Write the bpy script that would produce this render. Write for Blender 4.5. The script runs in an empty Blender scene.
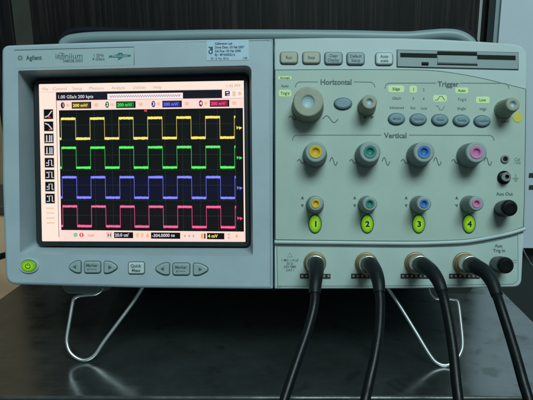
import bpy, math, random
from mathutils import Vector, Matrix
from mathutils.geometry import tessellate_polygon

random.seed(7)
scene = bpy.context.scene
COL = scene.collection

# ------------------------------------------------------------------ units
# everything on the instrument is measured in "u" (0.83 mm): u right, v down, d into the panel
S = 0.00083
VU, VV, DIST = 298.0, 228.0, 560.0        # foot of the camera's perpendicular on the front panel, and its distance
V0 = 374.4                                # v where the panel's plane meets the bench top
TILT = math.radians(14.0)                 # the wire legs tip the instrument back
ROT = Matrix.Rotation(-TILT, 3, 'X')


def loc(u, v, d):
    return Vector(((u - VU) * S, d * S, (V0 - v) * S))


def at(px, py, d):
    k = (DIST + d) / DIST
    return (VU + (px - VU) * k, VV + (py - VV) * k, d)


CAM = ROT @ loc(VU, VV, -DIST)


def ray(px, py):
    return ROT @ Vector((px - VU, DIST, VV - py))


def on_z(px, py, z=0.0):
    r = ray(px, py)
    return CAM + r * ((z - CAM.z) / r.z)


def on_y(px, py, y):
    r = ray(px, py)
    return CAM + r * ((y - CAM.y) / r.y)


# ------------------------------------------------------------------ camera
cam_d = bpy.data.cameras.new('camera')
cam = bpy.data.objects.new('camera', cam_d)
COL.objects.link(cam)
cam.location = CAM
cam.rotation_euler = (math.pi / 2 - TILT, 0, 0)
cam_d.sensor_width = 36.0
cam_d.lens = 36.0 * DIST / 533.333
cam_d.shift_x = -(VU - 266.667) / 533.333
cam_d.shift_y = (VV - 200.0) / 533.333
cam_d.clip_start = 0.01
cam_d.clip_end = 50.0
scene.camera = cam

# ------------------------------------------------------------------ world, lamp, exposure
world = bpy.data.worlds.new("World")
scene.world = world
world.use_nodes = True
bg = world.node_tree.nodes['Background']
bg.inputs[0].default_value = (0.60, 0.86, 0.88, 1)
bg.inputs[1].default_value = 0.11


def area(name, pos, target, sx, sy, power, col):
    l = bpy.data.lights.new(name, 'AREA')
    l.shape = 'RECTANGLE'
    l.size, l.size_y = sx, sy
    l.energy = power
    l.color = col
    o = bpy.data.objects.new(name, l)
    COL.objects.link(o)
    o.location = pos
    o.rotation_euler = (Vector(target) - Vector(pos)).to_track_quat('-Z', 'Y').to_euler()
    return o


area('ceiling_lamp', (0.50, -1.70, 2.2), (0.0, 0.0, 0.15), 1.3, 0.95, 58.5, (0.75, 1.0, 1.005))

scene.view_settings.view_transform = 'Standard'
scene.view_settings.look = 'None'
scene.view_settings.exposure = 0.0
scene.view_settings.gamma = 1.0


# ------------------------------------------------------------------ materials
def srgb(r, g, b):
    def f(c):
        c /= 255.0
        return c / 12.92 if c <= 0.04045 else ((c + 0.055) / 1.055) ** 2.4
    return (f(r), f(g), f(b))


def mat(name, col, rough=0.5, metal=0.0, emit=None, estr=0.0, bump=0.0, bscale=1500.0, var=0.0, vscale=12.0, spec=0.5, coat=0.0):
    m = bpy.data.materials.new(name)
    m.use_nodes = True
    nt = m.node_tree
    p = nt.nodes['Principled BSDF']
    p.inputs['Base Color'].default_value = (*col, 1)
    p.inputs['Roughness'].default_value = rough
    p.inputs['Metallic'].default_value = metal
    p.inputs['Specular IOR Level'].default_value = spec
    if coat:
        p.inputs['Coat Weight'].default_value = coat
        p.inputs['Coat Roughness'].default_value = 0.15
    if emit:
        p.inputs['Emission Color'].default_value = (*emit, 1)
        p.inputs['Emission Strength'].default_value = estr
    tc = None
    if bump or var:
        tc = nt.nodes.new('ShaderNodeTexCoord')
    if bump:
        n = nt.nodes.new('ShaderNodeTexNoise')
        n.inputs['Scale'].default_value = bscale
        n.inputs['Detail'].default_value = 2.0
        nt.links.new(tc.outputs['Object'], n.inputs['Vector'])
        b = nt.nodes.new('ShaderNodeBump')
        b.inputs['Strength'].default_value = bump
        b.inputs['Distance'].default_value = 0.0004
        nt.links.new(n.outputs['Fac'], b.inputs['Height'])
        nt.links.new(b.outputs['Normal'], p.inputs['Normal'])
    if var:
        n = nt.nodes.new('ShaderNodeTexNoise')
        n.inputs['Scale'].default_value = vscale
        n.inputs['Detail'].default_value = 6.0
        n.inputs['Roughness'].default_value = 0.65
        nt.links.new(tc.outputs['Object'], n.inputs['Vector'])
        r = nt.nodes.new('ShaderNodeValToRGB')
        r.color_ramp.elements[0].position = 0.3
        r.color_ramp.elements[1].position = 0.7
        r.color_ramp.elements[0].color = (*[c * (1 - var) for c in col], 1)
        r.color_ramp.elements[1].color = (*[min(1, c * (1 + var * 0.6)) for c in col], 1)
        nt.links.new(n.outputs['Fac'], r.inputs['Fac'])
        nt.links.new(r.outputs['Color'], p.inputs['Base Color'])
        rm = nt.nodes.new('ShaderNodeMapRange')
        rm.inputs['To Min'].default_value = rough * 0.85
        rm.inputs['To Max'].default_value = min(1, rough * 1.2)
        nt.links.new(n.outputs['Fac'], rm.inputs['Value'])
        nt.links.new(rm.outputs['Result'], p.inputs['Roughness'])
    return m


M = {}
M['bezel'] = mat('bezel_plastic', (0.39, 0.48, 0.53), 0.5, bump=0.2, var=0.09, vscale=22)
M['bezel_pale'] = mat('pale_bezel_plastic', (0.47, 0.56, 0.57), 0.48, bump=0.2, var=0.08, vscale=22)
M['panel'] = mat('panel_film', (0.41, 0.515, 0.455), 0.5, bump=0.08, var=0.08, vscale=18)
M['panel_low'] = mat('connector_panel_paint', (0.42, 0.53, 0.50), 0.5, bump=0.1, var=0.09, vscale=24)
M['groove'] = mat('dark_groove', (0.075, 0.105, 0.11), 0.7)
M['ink'] = mat('panel_ink', (0.085, 0.12, 0.125), 0.6)
M['ink_soft'] = mat('soft_panel_ink', (0.15, 0.205, 0.20), 0.6)
M['frame_black'] = mat('black_frame', (0.018, 0.022, 0.024), 0.38, bump=0.1)
M['logo_plate'] = mat('logo_plate_film', (0.40, 0.50, 0.52), 0.4, bump=0.04)
M['teal'] = mat('teal_ink', (0.01, 0.20, 0.19), 0.5)
M['navy'] = mat('navy_ink', (0.03, 0.06, 0.16), 0.6)
M['sticker'] = mat('sticker_paper', (0.44, 0.60, 0.70), 0.45, var=0.05, vscale=40)
M['case'] = mat('case_plastic', (0.28, 0.36, 0.36), 0.5, bump=0.12)
M['handle'] = mat('handle_plastic', (0.22, 0.30, 0.315), 0.42, bump=0.15, var=0.08)
M['rubber'] = mat('dark_rubber', (0.005, 0.007, 0.013), 0.65, bump=0.2, spec=0.2)
M['foot'] = mat('foot_plastic', (0.18, 0.22, 0.20), 0.5)
M['chrome'] = mat('chromed_wire', (0.88, 0.90, 0.92), 0.42, 1.0)
M['steel'] = mat('plated_steel', (0.62, 0.62, 0.58), 0.28, 1.0)
M['brass'] = mat('brass_collar', (0.36, 0.27, 0.16), 0.5, 0.65, bump=0.15)
M['tan_key'] = mat('tan_key_plastic', (0.42, 0.43, 0.33), 0.5, bump=0.1)
M['grey_key'] = mat('grey_key_plastic', (0.31, 0.40, 0.42), 0.5, bump=0.1)
M['pale_key'] = mat('pale_key_plastic', (0.55, 0.64, 0.64), 0.5, bump=0.1)
M['bezel_key'] = mat('bezel_key_plastic', (0.31, 0.40, 0.41), 0.5, bump=0.1)
M['oval_key'] = mat('blue_grey_key_plastic', (0.18, 0.28, 0.33), 0.42, bump=0.1)
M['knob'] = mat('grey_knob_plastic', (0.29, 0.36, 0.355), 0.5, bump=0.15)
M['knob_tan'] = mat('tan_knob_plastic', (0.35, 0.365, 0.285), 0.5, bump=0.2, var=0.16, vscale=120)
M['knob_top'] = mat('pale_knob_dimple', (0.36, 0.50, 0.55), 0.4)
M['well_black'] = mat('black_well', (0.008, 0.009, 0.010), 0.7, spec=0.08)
M['knob_side'] = mat('dark_grey_knob_side', (0.19, 0.24, 0.235), 0.6, bump=0.2)  # knob sides take a darker tone than the knob faces, tan ones too
M['knob_tan_side'] = mat('dark_tan_knob_side', (0.24, 0.26, 0.20), 0.6, bump=0.2, var=0.1, vscale=60)
M['floppy'] = mat('drive_plastic', (0.24, 0.31, 0.32), 0.5, bump=0.1)
M['drive_dark'] = mat('drive_dark_plastic', (0.010, 0.018, 0.015), 0.6, spec=0.1)
M['cap_black'] = mat('black_cap_plastic', (0.006, 0.007, 0.009), 0.25, bump=0.05, spec=0.3)
M['cable'] = mat('cable_rubber', (0.004, 0.006, 0.008), 0.38, bump=0.2, bscale=500, spec=0.3, var=0.3, vscale=90)
M['boot'] = mat('boot_rubber', (0.006, 0.009, 0.012), 0.45, bump=0.3, bscale=600, spec=0.3)
M['pin_dark'] = mat('contact_strip_dark', (0.02, 0.018, 0.014), 0.5)
M['pin'] = mat('contact_pin', (0.50, 0.48, 0.38), 0.35, 0.7)
M['yellow_dot'] = mat('yellow_sticker', (0.62, 0.56, 0.06), 0.5)
CAPC = {'yellow': ((0.66, 0.47, 0.03), (0.72, 0.42, 0.02)), 'teal': ((0.045, 0.235, 0.19), (0.03, 0.21, 0.17)),
        'blue': ((0.06, 0.20, 0.50), (0.035, 0.16, 0.46)), 'pink': ((0.60, 0.22, 0.42), (0.58, 0.16, 0.38))}
for k, (a, b) in CAPC.items():
    M['cap_' + k] = mat(k + '_knob_cap', a, 0.35)
    M['dimple_' + k] = mat(k + '_knob_dimple', b, 0.3)
LIT = []
for k in range(8):
    t = k / 7.0
    nm = 'lit_%d' % k
    c = [a * (1 - t) + b_ * t for a, b_ in zip((0.035, 0.16, 0.005), (0.36, 0.74, 0.02))]
    M[nm] = mat('lit_button_glow', (0.06, 0.16, 0.01), 0.35, emit=c, estr=0.72)
    LIT.append(nm)
M['lit_ink'] = mat('lit_button_ink', (0.01, 0.045, 0.005), 0.5)
M['led'] = mat('lit_label', (0.40, 0.54, 0.34), 0.5, emit=(0.30, 0.44, 0.12), estr=0.5)
M['led_ink'] = mat('lit_label_ink', (0.06, 0.16, 0.03), 0.5)


def emat(name, rgb255, k=1.0):
    c = srgb(*rgb255)
    return mat(name, (0.01, 0.01, 0.01), 0.25, emit=c, estr=k, spec=0.1)


M['s_bg'] = emat('screen_cream', (255, 233, 219), 1.0)
M['s_white'] = emat('screen_white', (252, 236, 232))
M['s_pinkwhite'] = emat('screen_pinkish', (255, 222, 212))
M['s_black'] = emat('screen_black', (7, 9, 11))
M['s_navy'] = emat('screen_navy', (26, 30, 42))
M['s_grid'] = emat('screen_grid', (40, 52, 50))
M['s_text'] = emat('screen_grey_text', (196, 164, 146))
M['s_line'] = emat('screen_divider', (92, 78, 74))
M['s_wtext'] = emat('screen_pale_text', (205, 205, 215))
M['s_y'] = emat('trace_yellow', (250, 228, 92))
M['s_g'] = emat('trace_green', (76, 226, 92))
M['s_b'] = emat('trace_blue', (118, 122, 246))
M['s_p'] = emat('trace_pink', (250, 74, 138))
M['s_yv'] = emat('edge_yellow', (196, 180, 96))
M['s_gv'] = emat('edge_green', (70, 176, 84))
M['s_bv'] = emat('edge_blue', (104, 106, 206))
M['s_pv'] = emat('edge_pink', (206, 80, 124))
M['s_yh'] = emat('core_yellow', (255, 244, 140))
M['s_gh'] = emat('core_green', (130, 250, 140))
M['s_bh'] = emat('core_blue', (156, 160, 255))
M['s_ph'] = emat('core_pink', (255, 130, 176))
M['s_bluebg'] = emat('plot_blue_tint', (8, 9, 36))
M['s_pinkbg'] = emat('plot_pink_tint', (14, 9, 14))
M['s_ybox'] = emat('box_olive', (74, 58, 40))
M['s_gbox'] = emat('box_green', (22, 96, 44))
M['s_bbox'] = emat('box_blue', (40, 42, 116))
M['s_pbox'] = emat('box_crimson', (138, 28, 62))
M['s_violet'] = emat('screen_violet', (96, 84, 150))
M['s_red'] = emat('screen_red', (226, 62, 70))
M['s_mint'] = emat('screen_mint', (150, 200, 160))
M['s_orange'] = emat('screen_orange', (246, 170, 96))
M['s_tan'] = emat('screen_tan', (236, 200, 164))


# ------------------------------------------------------------------ mesh builder
class MB:
    def __init__(self):
        self.v, self.f, self.mi, self.sm, self.mats = [], [], [], [], []

    def mid(self, m):
        if m not in self.mats:
            self.mats.append(m)
        return self.mats.index(m)

    def add(self, vs, fs, m, smooth=False):
        b = len(self.v)
        self.v += [tuple(x) for x in vs]
        k = self.mid(m)
        for f in fs:
            self.f.append([b + i for i in f])
            self.mi.append(k)
            self.sm.append(smooth)

    # ---- flat polygon at depth d
    def poly(self, uv, d, m):
        n = len(uv)
        if area2(uv) < 0:          # front faces look towards -d
            uv = uv[::-1]
        self.add([(u, v, d) for u, v in uv], [list(range(n))[::-1]], m)

    def rect(self, u0, v0, u1, v1, d, m):
        self.poly([(u0, v0), (u1, v0), (u1, v1), (u0, v1)], d, m)

    def ellipse(self, u, v, ru, rv, d, m, n=40):
        self.poly([(u + ru * math.cos(2 * math.pi * i / n), v + rv * math.sin(2 * math.pi * i / n)) for i in range(n)], d, m)

    def stroke(self, pts, w, d, m, closed=False):
        n = len(pts)
        L, R = [], []
        for i in range(n):
            if closed:
                a, b = Vector(pts[i - 1]), Vector(pts[(i + 1) % n])
            else:
                a, b = Vector(pts[max(i - 1, 0)]), Vector(pts[min(i + 1, n - 1)])
            t = (b - a)
            if t.length < 1e-9:
                t = Vector((1, 0))
            t.normalize()
            nn = Vector((-t.y, t.x)) * w / 2
            p = Vector(pts[i])
            L.append(p + nn)
            R.append(p - nn)
        vs = [(p.x, p.y, d) for p in L] + [(p.x, p.y, d) for p in R]
        rng = range(n if closed else n - 1)
        self.add(vs, [[i, (i + 1) % n, n + (i + 1) % n, n + i] for i in rng], m)

    # ---- extruded outline with a rounded front edge
    def prism(self, uv, dfront, dback, m, r=0.0, steps=3, front=None, hole=None):
        if area2(uv) < 0:
            uv = uv[::-1]
        n = len(uv)
        rings = [[(u, v, dback) for u, v in uv]]
        if r > 0:
            for k in range(steps + 1):
                a = (math.pi / 2) * k / steps
                ins = r * (1 - math.cos(a))
                dep = dfront + r * (1 - math.sin(a))
                q = inset(uv, ins)
                rings.append([(u, v, dep) for u, v in q])
        else:
            rings.append([(u, v, dfront) for u, v in uv])
        vs, fs = [], []
        for ring in rings:
            vs += ring
        for k in range(len(rings) - 1):
            for i in range(n):
                j = (i + 1) % n
                fs.append([k * n + i, k * n + j, (k + 1) * n + j, (k + 1) * n + i])
        self.add(vs, fs, m, True)
        last = rings[-1]
        if hole is None:
            self.add(last, [list(range(n))[::-1]], front or m)
        else:
            hl = [(u, v, dfront) for u, v in hole]
            tri = tessellate_polygon([[Vector((x, y, 0)) for x, y, _ in last], [Vector((x, y, 0)) for x, y, _ in hl]])
            al = last + hl
            out = []
            for t in tri:
                a, b, c = [Vector(al[i][:2]) for i in t]
                cr = (b - a).x * (c - a).y - (b - a).y * (c - a).x
                out.append(list(t) if cr < 0 else list(t)[::-1])
            self.add(al, out, front or m)
        if hole is None:
            self.add(rings[0], [list(range(n))], m)
        return last

    # ---- surface between two loops with the same number of points
    def bridge(self, A, B, m, smooth=False):
        n = len(A)
        self.add(list(A) + list(B), [[i, (i + 1) % n, n + (i + 1) % n, n + i] for i in range(n)], m, smooth)

    # ---- turned shape about an axis along d; profile is (radius, d)
    def lathe(self, u, v, prof, m, seg=48, ru=1.0, rv=1.0, mats=None, close=True, rib=0.0, ribs=24, ribrange=(0, 0), smooth=True):
        rings = []
        for k, (r, d) in enumerate(prof):
            ring = []
            for i in range(seg):
                a = 2 * math.pi * i / seg
                rr = r
                if rib and ribrange[0] <= k <= ribrange[1]:
                    rr = r + rib * math.cos(a * ribs)
                ring.append((u + rr * ru * math.cos(a), v + rr * rv * math.sin(a), d))
            rings.append(ring)
        for k in range(len(prof) - 1):
            mm = mats[k] if mats else m
            self.add(rings[k] + rings[k + 1], [[i, (i + 1) % seg, seg + (i + 1) % seg, seg + i] for i in range(seg)], mm, smooth)
        if close:
            self.add(rings[-1], [list(range(seg))[::-1]], mats[-1] if mats else m)

    # ---- tube along points (already in 3-D)
    def tube(self, pts, rad, m, seg=14, cap=True, flat=1.0, sub=8):
        P = catmull([Vector(p) for p in pts], sub)
        n = len(P)
        T = []
        for i in range(n):
            t = P[min(i + 1, n - 1)] - P[max(i - 1, 0)]
            T.append(t.normalized())
        ref = Vector((0, 0, 1)) if abs(T[0].z) < 0.9 else Vector((1, 0, 0))
        N = (ref - T[0] * ref.dot(T[0])).normalized()
        rings = []
        for i in range(n):
            N = (N - T[i] * N.dot(T[i])).normalized()
            B = T[i].cross(N)
            rr = rad(i / (n - 1)) if callable(rad) else rad
            rings.append([P[i] + N * (rr * flat * math.cos(2 * math.pi * k / seg)) + B * (rr * math.sin(2 * math.pi * k / seg)) for k in range(seg)])
        vs = [p for r in rings for p in r]
        fs = []
        for i in range(n - 1):
            for k in range(seg):
                fs.append([i * seg + k, i * seg + (k + 1) % seg, (i + 1) * seg + (k + 1) % seg, (i + 1) * seg + k])
        self.add(vs, fs, m, True)
        if cap:
            self.add(rings[0], [list(range(seg))[::-1]], m)
            self.add(rings[-1], [list(range(seg))], m)

    # ---- lettering
    def text(self, s, u, v, size, d, m, align='C', bold=0.0, stretch=1.0, shear=0.0, rot=0.0):
        vs, fs = glyphs(s, bold, shear)
        if not vs:
            return
        w = max(p[0] for p in vs)
        off = {'C': -w / 2, 'L': 0.0, 'R': -w}[align]
        c, sn = math.cos(rot), math.sin(rot)
        out = []
        for x, y in vs:
            X, Y = (x + off) * size * stretch, -(y - 0.35) * size
            out.append((u + X * c - Y * sn, v + X * sn + Y * c, d))
        self.add(out, fs, m)

    def box(self, u0, v0, d0, u1, v1, d1, m):
        vs = [(u, v, d) for d in (d0, d1) for v in (v0, v1) for u in (u0, u1)]
        self.add(vs, [[0, 2, 3, 1], [4, 5, 7, 6], [0, 1, 5, 4], [2, 6, 7, 3], [0, 4, 6, 2], [1, 3, 7, 5]], m)

    # ---- make the object; instrument coordinates (u, v, d) or plain metres
    def build(self, name, parent=None, metres=False):
        me = bpy.data.meshes.new(name)
        if metres:
            vs = self.v
        else:
            vs = [tuple(loc(*p)) for p in self.v]
        me.from_pydata(vs, [], self.f)
        for m in self.mats:
            me.materials.append(M[m])
        me.polygons.foreach_set('material_index', self.mi)
        me.polygons.foreach_set('use_smooth', self.sm)
        me.update()
        o = bpy.data.objects.new(name, me)
        COL.objects.link(o)
        if parent:
            o.parent = parent
        return o


def area2(uv):
    return sum(uv[i][0] * uv[(i + 1) % len(uv)][1] - uv[(i + 1) % len(uv)][0] * uv[i][1] for i in range(len(uv)))


def inset(uv, r):
    if r == 0:
        return list(uv)
    n = len(uv)
    sgn = 1 if area2(uv) > 0 else -1
    out = []
    for i in range(n):
        a, b, c = Vector(uv[i - 1]), Vector(uv[i]), Vector(uv[(i + 1) % n])
        e1, e2 = (b - a).normalized(), (c - b).normalized()
        n1, n2 = Vector((-e1.y, e1.x)) * sgn, Vector((-e2.y, e2.x)) * sgn
        mm = n1 + n2
        if mm.length < 1e-6:
            mm = n1
        mm.normalize()
        k = r / max(0.5, mm.dot(n1))
        out.append((b.x + mm.x * k, b.y + mm.y * k))
    return out


def rounded(pts, rads, n=6):
    """outline with rounded corners; rads one number or one per corner"""
    if not isinstance(rads, (list, tuple)):
        rads = [rads] * len(pts)
    out = []
    N = len(pts)
    for i in range(N):
        a, b, c = Vector(pts[i - 1]), Vector(pts[i]), Vector(pts[(i + 1) % N])
        r = rads[i]
        if r <= 0:
            out.append(tuple(b))
            continue
        e1, e2 = (a - b), (c - b)
        r1 = min(r, e1.length * 0.48)
        r2 = min(r, e2.length * 0.48)
        p, q = b + e1.normalized() * r1, b + e2.normalized() * r2
        for k in range(n + 1):
            t = k / n
            out.append(tuple(p * (1 - t) ** 2 + b * 2 * t * (1 - t) + q * t ** 2))
    return out


def rrect(u0, v0, u1, v1, r, n=5):
    return rounded([(u0, v0), (u1, v0), (u1, v1), (u0, v1)], r, n)


def catmull(P, sub):
    if len(P) < 3:
        return P
    Q = [P[0] * 2 - P[1]] + P + [P[-1] * 2 - P[-2]]
    out = []
    for i in range(1, len(Q) - 2):
        p0, p1, p2, p3 = Q[i - 1], Q[i], Q[i + 1], Q[i + 2]
        for k in range(sub):
            t = k / sub
            out.append(0.5 * ((2 * p1) + (p2 - p0) * t + (2 * p0 - 5 * p1 + 4 * p2 - p3) * t * t + (3 * p1 - p0 - 3 * p2 + p3) * t ** 3))
    out.append(P[-1])
    return out


def curve2(pts, sub=6):
    return [(p.x, p.y) for p in catmull([Vector((a, b, 0)) for a, b in pts], sub)]


_gl = {}


def glyphs(s, bold, shear):
    key = (s, bold, shear)
    if key not in _gl:
        cu = bpy.data.curves.new('lettering', 'FONT')
        cu.body = s
        cu.size = 1.0
        cu.resolution_u = 3
        cu.offset = bold
        cu.shear = shear
        cu.fill_mode = 'FRONT'
        ob = bpy.data.objects.new('lettering', cu)
        me = ob.to_mesh()
        vs = [(p.co.x, p.co.y) for p in me.vertices]
        fs = []
        for f in me.polygons:
            ids = list(f.vertices)
            if area2([vs[i] for i in ids]) < 0:
                ids = ids[::-1]
            fs.append(ids)
        ob.to_mesh_clear()
        bpy.data.objects.remove(ob)
        bpy.data.curves.remove(cu)
        _gl[key] = (vs, fs)
    return _gl[key]


def tag(o, label=None, cat=None, group=None, kind=None):
    if label:
        o['label'] = label
    if cat:
        o['category'] = cat
    if group:
        o['group'] = group
    if kind:
        o['kind'] = kind
    return o


def empty(name, location=(0, 0, 0), rx=0.0):
    o = bpy.data.objects.new(name, None)
    COL.objects.link(o)
    o.location = location
    o.rotation_euler = (rx, 0, 0)
    return o


# ================================================================== SETTING
# ---- floor (out of frame under the bench, seen only at the corners)
M['floor'] = mat('floor_tiles', (0.06, 0.06, 0.055), 0.5, var=0.2, vscale=6)
fl = MB()
fl.add([(-3, -3, -0.78), (3, -3, -0.78), (3, 3, -0.78), (-3, 3, -0.78)], [[0, 1, 2, 3]], 'floor')
tag(fl.build('floor', metres=True), kind='structure')

# ---- bench top: dull, scratched dark steel
def bench_material():
    m = bpy.data.materials.new('worn_steel_top')
    m.use_nodes = True
    nt = m.node_tree
    p = nt.nodes['Principled BSDF']
    tc = nt.nodes.new('ShaderNodeTexCoord')
    mp = nt.nodes.new('ShaderNodeMapping')
    mp.inputs['Scale'].default_value = (5, 110, 5)
    mp.inputs['Rotation'].default_value = (0, 0, 0.12)
    nt.links.new(tc.outputs['Object'], mp.inputs['Vector'])
    n1 = nt.nodes.new('ShaderNodeTexNoise')
    n1.inputs['Scale'].default_value = 4
    n1.inputs['Detail'].default_value = 8
    nt.links.new(mp.outputs['Vector'], n1.inputs['Vector'])
    n2 = nt.nodes.new('ShaderNodeTexNoise')
    n2.inputs['Scale'].default_value = 22
    n2.inputs['Detail'].default_value = 7
    n2.inputs['Roughness'].default_value = 0.7
    nt.links.new(tc.outputs['Object'], n2.inputs['Vector'])
    mx = nt.nodes.new('ShaderNodeMath')
    mx.operation = 'MULTIPLY_ADD'
    mx.inputs[1].default_value = 0.22
    nt.links.new(n1.outputs['Fac'], mx.inputs[0])
    nt.links.new(n2.outputs['Fac'], mx.inputs[2])
    r = nt.nodes.new('ShaderNodeValToRGB')
    r.color_ramp.elements[0].position = 0.42
    r.color_ramp.elements[0].color = (0.24, 0.25, 0.25, 1)
    r.color_ramp.elements[1].position = 0.80
    r.color_ramp.elements[1].color = (0.39, 0.40, 0.40, 1)
    nt.links.new(mx.outputs['Value'], r.inputs['Fac'])
    st = nt.nodes.new('ShaderNodeTexNoise')
    st.inputs['Scale'].default_value = 34
    st.inputs['Detail'].default_value = 4
    st.inputs['Distortion'].default_value = 0.6
    nt.links.new(tc.outputs['Object'], st.inputs['Vector'])
    sr = nt.nodes.new('ShaderNodeMapRange')
    sr.inputs['From Min'].default_value = 0.60
    sr.inputs['From Max'].default_value = 0.68
    sr.inputs['To Min'].default_value = 0.0
    sr.inputs['To Max'].default_value = 0.42
    nt.links.new(st.outputs['Fac'], sr.inputs['Value'])
    mixc = nt.nodes.new('ShaderNodeMix')
    mixc.data_type = 'RGBA'
    mixc.inputs[7].default_value = (0.09, 0.09, 0.08, 1)
    nt.links.new(sr.outputs['Result'], mixc.inputs[0])
    nt.links.new(r.outputs['Color'], mixc.inputs[6])
    nt.links.new(mixc.outputs[2], p.inputs['Base Color'])
    p.inputs['Metallic'].default_value = 0.95
    rr = nt.nodes.new('ShaderNodeMapRange')
    rr.inputs['From Min'].default_value = 0.42
    rr.inputs['From Max'].default_value = 0.80
    rr.inputs['To Min'].default_value = 0.13
    rr.inputs['To Max'].default_value = 0.28
    nt.links.new(mx.outputs['Value'], rr.inputs['Value'])
    nt.links.new(rr.outputs['Result'], p.inputs['Roughness'])
    b = nt.nodes.new('ShaderNodeBump')
    b.inputs['Strength'].default_value = 0.08
    b.inputs['Distance'].default_value = 0.0006
    nt.links.new(mx.outputs['Value'], b.inputs['Height'])
    nt.links.new(b.outputs['Normal'], p.inputs['Normal'])
    return m


M['bench'] = bench_material()
M['bench_leg'] = mat('bench_leg_paint', (0.05, 0.055, 0.06), 0.5)
xl, xr = on_z(0, 298.5).x, on_z(518, 306).x
yf = on_z(0, 397).y
yb = 0.36


def slab(mb, x0, y0, z0, x1, y1, z1, m, r=0.0):
    """box in metres with an eased top edge"""
    if r <= 0:
        vs = [(x, y, z) for z in (z0, z1) for y in (y0, y1) for x in (x0, x1)]
        mb.add(vs, [[0, 2, 3, 1], [4, 5, 7, 6], [0, 1, 5, 4], [2, 6, 7, 3], [0, 4, 6, 2], [1, 3, 7, 5]], m)
        return
    out = []
    for a, i in ((0, 0), (0, 0)):
        pass
    rings = [((0, z0)), ((0, z1 - r))] + [(r * (1 - math.cos(t * math.pi / 8)), z1 - r + r * math.sin(t * math.pi / 8)) for t in range(1, 5)]
    vs, fs = [], []
    for ins, z in rings:
        vs += [(x0 + ins, y0 + ins, z), (x1 - ins, y0 + ins, z), (x1 - ins, y1 - ins, z), (x0 + ins, y1 - ins, z)]
    for k in range(len(rings) - 1):
        for i in range(4):
            j = (i + 1) % 4
            fs.append([k * 4 + i, k * 4 + j, k * 4 + 4 + j, k * 4 + 4 + i])
    fs.append([0, 3, 2, 1])
    e = (len(rings) - 1) * 4
    fs.append([e, e + 1, e + 2, e + 3])
    mb.add(vs, fs, m)


bench = empty('workbench', ((xl + xr) / 2, (yf + yb) / 2, -0.78))
tag(bench, 'dark worn steel workbench top the oscilloscope stands on', 'workbench')


def under(mb, name, root):
    o = mb.build(name, metres=True)
    o.parent = root
    o.matrix_parent_inverse = Matrix.Translation(-Vector(root.location))
    return o


b = MB()
slab(b, xl, yf, -0.03, xr, yb, 0.0, 'bench', 0.0018)
under(b, 'bench_top', bench)
for (x, y) in ((xl + .03, yf + .03), (xr - .06, yf + .03), (xl + .03, yb - .06), (xr - .06, yb - .06)):
    b = MB()
    slab(b, x, y, -0.78, x + .03, y + .03, -0.031, 'bench_leg')
    under(b, 'leg', bench)

# ---- dark wood cabinet behind
def wood_material():
    m = bpy.data.materials.new('dark_wood_grain')
    m.use_nodes = True
    nt = m.node_tree
    p = nt.nodes['Principled BSDF']
    tc = nt.nodes.new('ShaderNodeTexCoord')
    mp = nt.nodes.new('ShaderNodeMapping')
    mp.inputs['Scale'].default_value = (1, 1, 0.02)
    nt.links.new(tc.outputs['Object'], mp.inputs['Vector'])
    n = nt.nodes.new('ShaderNodeTexNoise')
    n.inputs['Scale'].default_value = 190
    n.inputs['Detail'].default_value = 5
    n.inputs['Roughness'].default_value = 0.7
    nt.links.new(mp.outputs['Vector'], n.inputs['Vector'])
    n2 = nt.nodes.new('ShaderNodeTexNoise')
    n2.inputs['Scale'].default_value = 5
    n2.inputs['Detail'].default_value = 3
    nt.links.new(tc.outputs['Object'], n2.inputs['Vector'])
    r = nt.nodes.new('ShaderNodeValToRGB')
    cr = r.color_ramp
    cr.elements[0].position = 0.36
    cr.elements[0].color = (0.002, 0.002, 0.002, 1)
    cr.elements[1].position = 0.66
    cr.elements[1].color = (0.034, 0.026, 0.023, 1)
    e = cr.elements.new(0.52)
    e.color = (0.009, 0.0075, 0.0075, 1)
    nt.links.new(n.outputs['Fac'], r.inputs['Fac'])
    hs = nt.nodes.new('ShaderNodeHueSaturation')
    mr = nt.nodes.new('ShaderNodeMapRange')
    mr.inputs['From Min'].default_value = 0.3
    mr.inputs['From Max'].default_value = 0.7
    mr.inputs['To Min'].default_value = 0.75
    mr.inputs['To Max'].default_value = 1.25
    nt.links.new(n2.outputs['Fac'], mr.inputs['Value'])
    nt.links.new(mr.outputs['Result'], hs.inputs['Value'])
    nt.links.new(r.outputs['Color'], hs.inputs['Color'])
    nt.links.new(hs.outputs['Color'], p.inputs['Base Color'])
    p.inputs['Roughness'].default_value = 0.5
    p.inputs['Specular IOR Level'].default_value = 0.25
    bp = nt.nodes.new('ShaderNodeBump')
    bp.inputs['Strength'].default_value = 0.25
    bp.inputs['Distance'].default_value = 0.0008
    nt.links.new(n.outputs['Fac'], bp.inputs['Height'])
    nt.links.new(bp.outputs['Normal'], p.inputs['Normal'])
    return m


M['wood'] = wood_material()
M['brown'] = mat('dark_brown_side', (0.020, 0.014, 0.013), 0.5, var=0.2, vscale=20)
M['trim'] = mat('aluminium_trim', (0.55, 0.56, 0.56), 0.5, 0.2)
YD = 0.62
wx = lambda px, y=YD: on_y(px, 20, y).x
door = empty('wood_cabinet', (wx(250), YD + 0.02, -0.78))
tag(door, 'tall dark wood-grain cabinet with thin metal trim behind the oscilloscope', 'cabinet')
M['brown_panel'] = mat('brown_wood_panel', (0.34, 0.22, 0.13), 0.5, var=0.25, vscale=14, spec=0.25)
M['stile'] = mat('grey_stile', (0.055, 0.06, 0.048), 0.5, var=0.2, vscale=20, spec=0.25)
for a, c, mm in ((-260, -12, 'brown_panel'), (-11.4, 13, 'wood'), (13.4, 31.2, 'stile'), (32.2, 478.0, 'wood')):
    b = MB()
    slab(b, wx(a), YD, -0.78, wx(c), YD + 0.02, 1.55, mm)
    under(b, 'door_panel', door)
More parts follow.
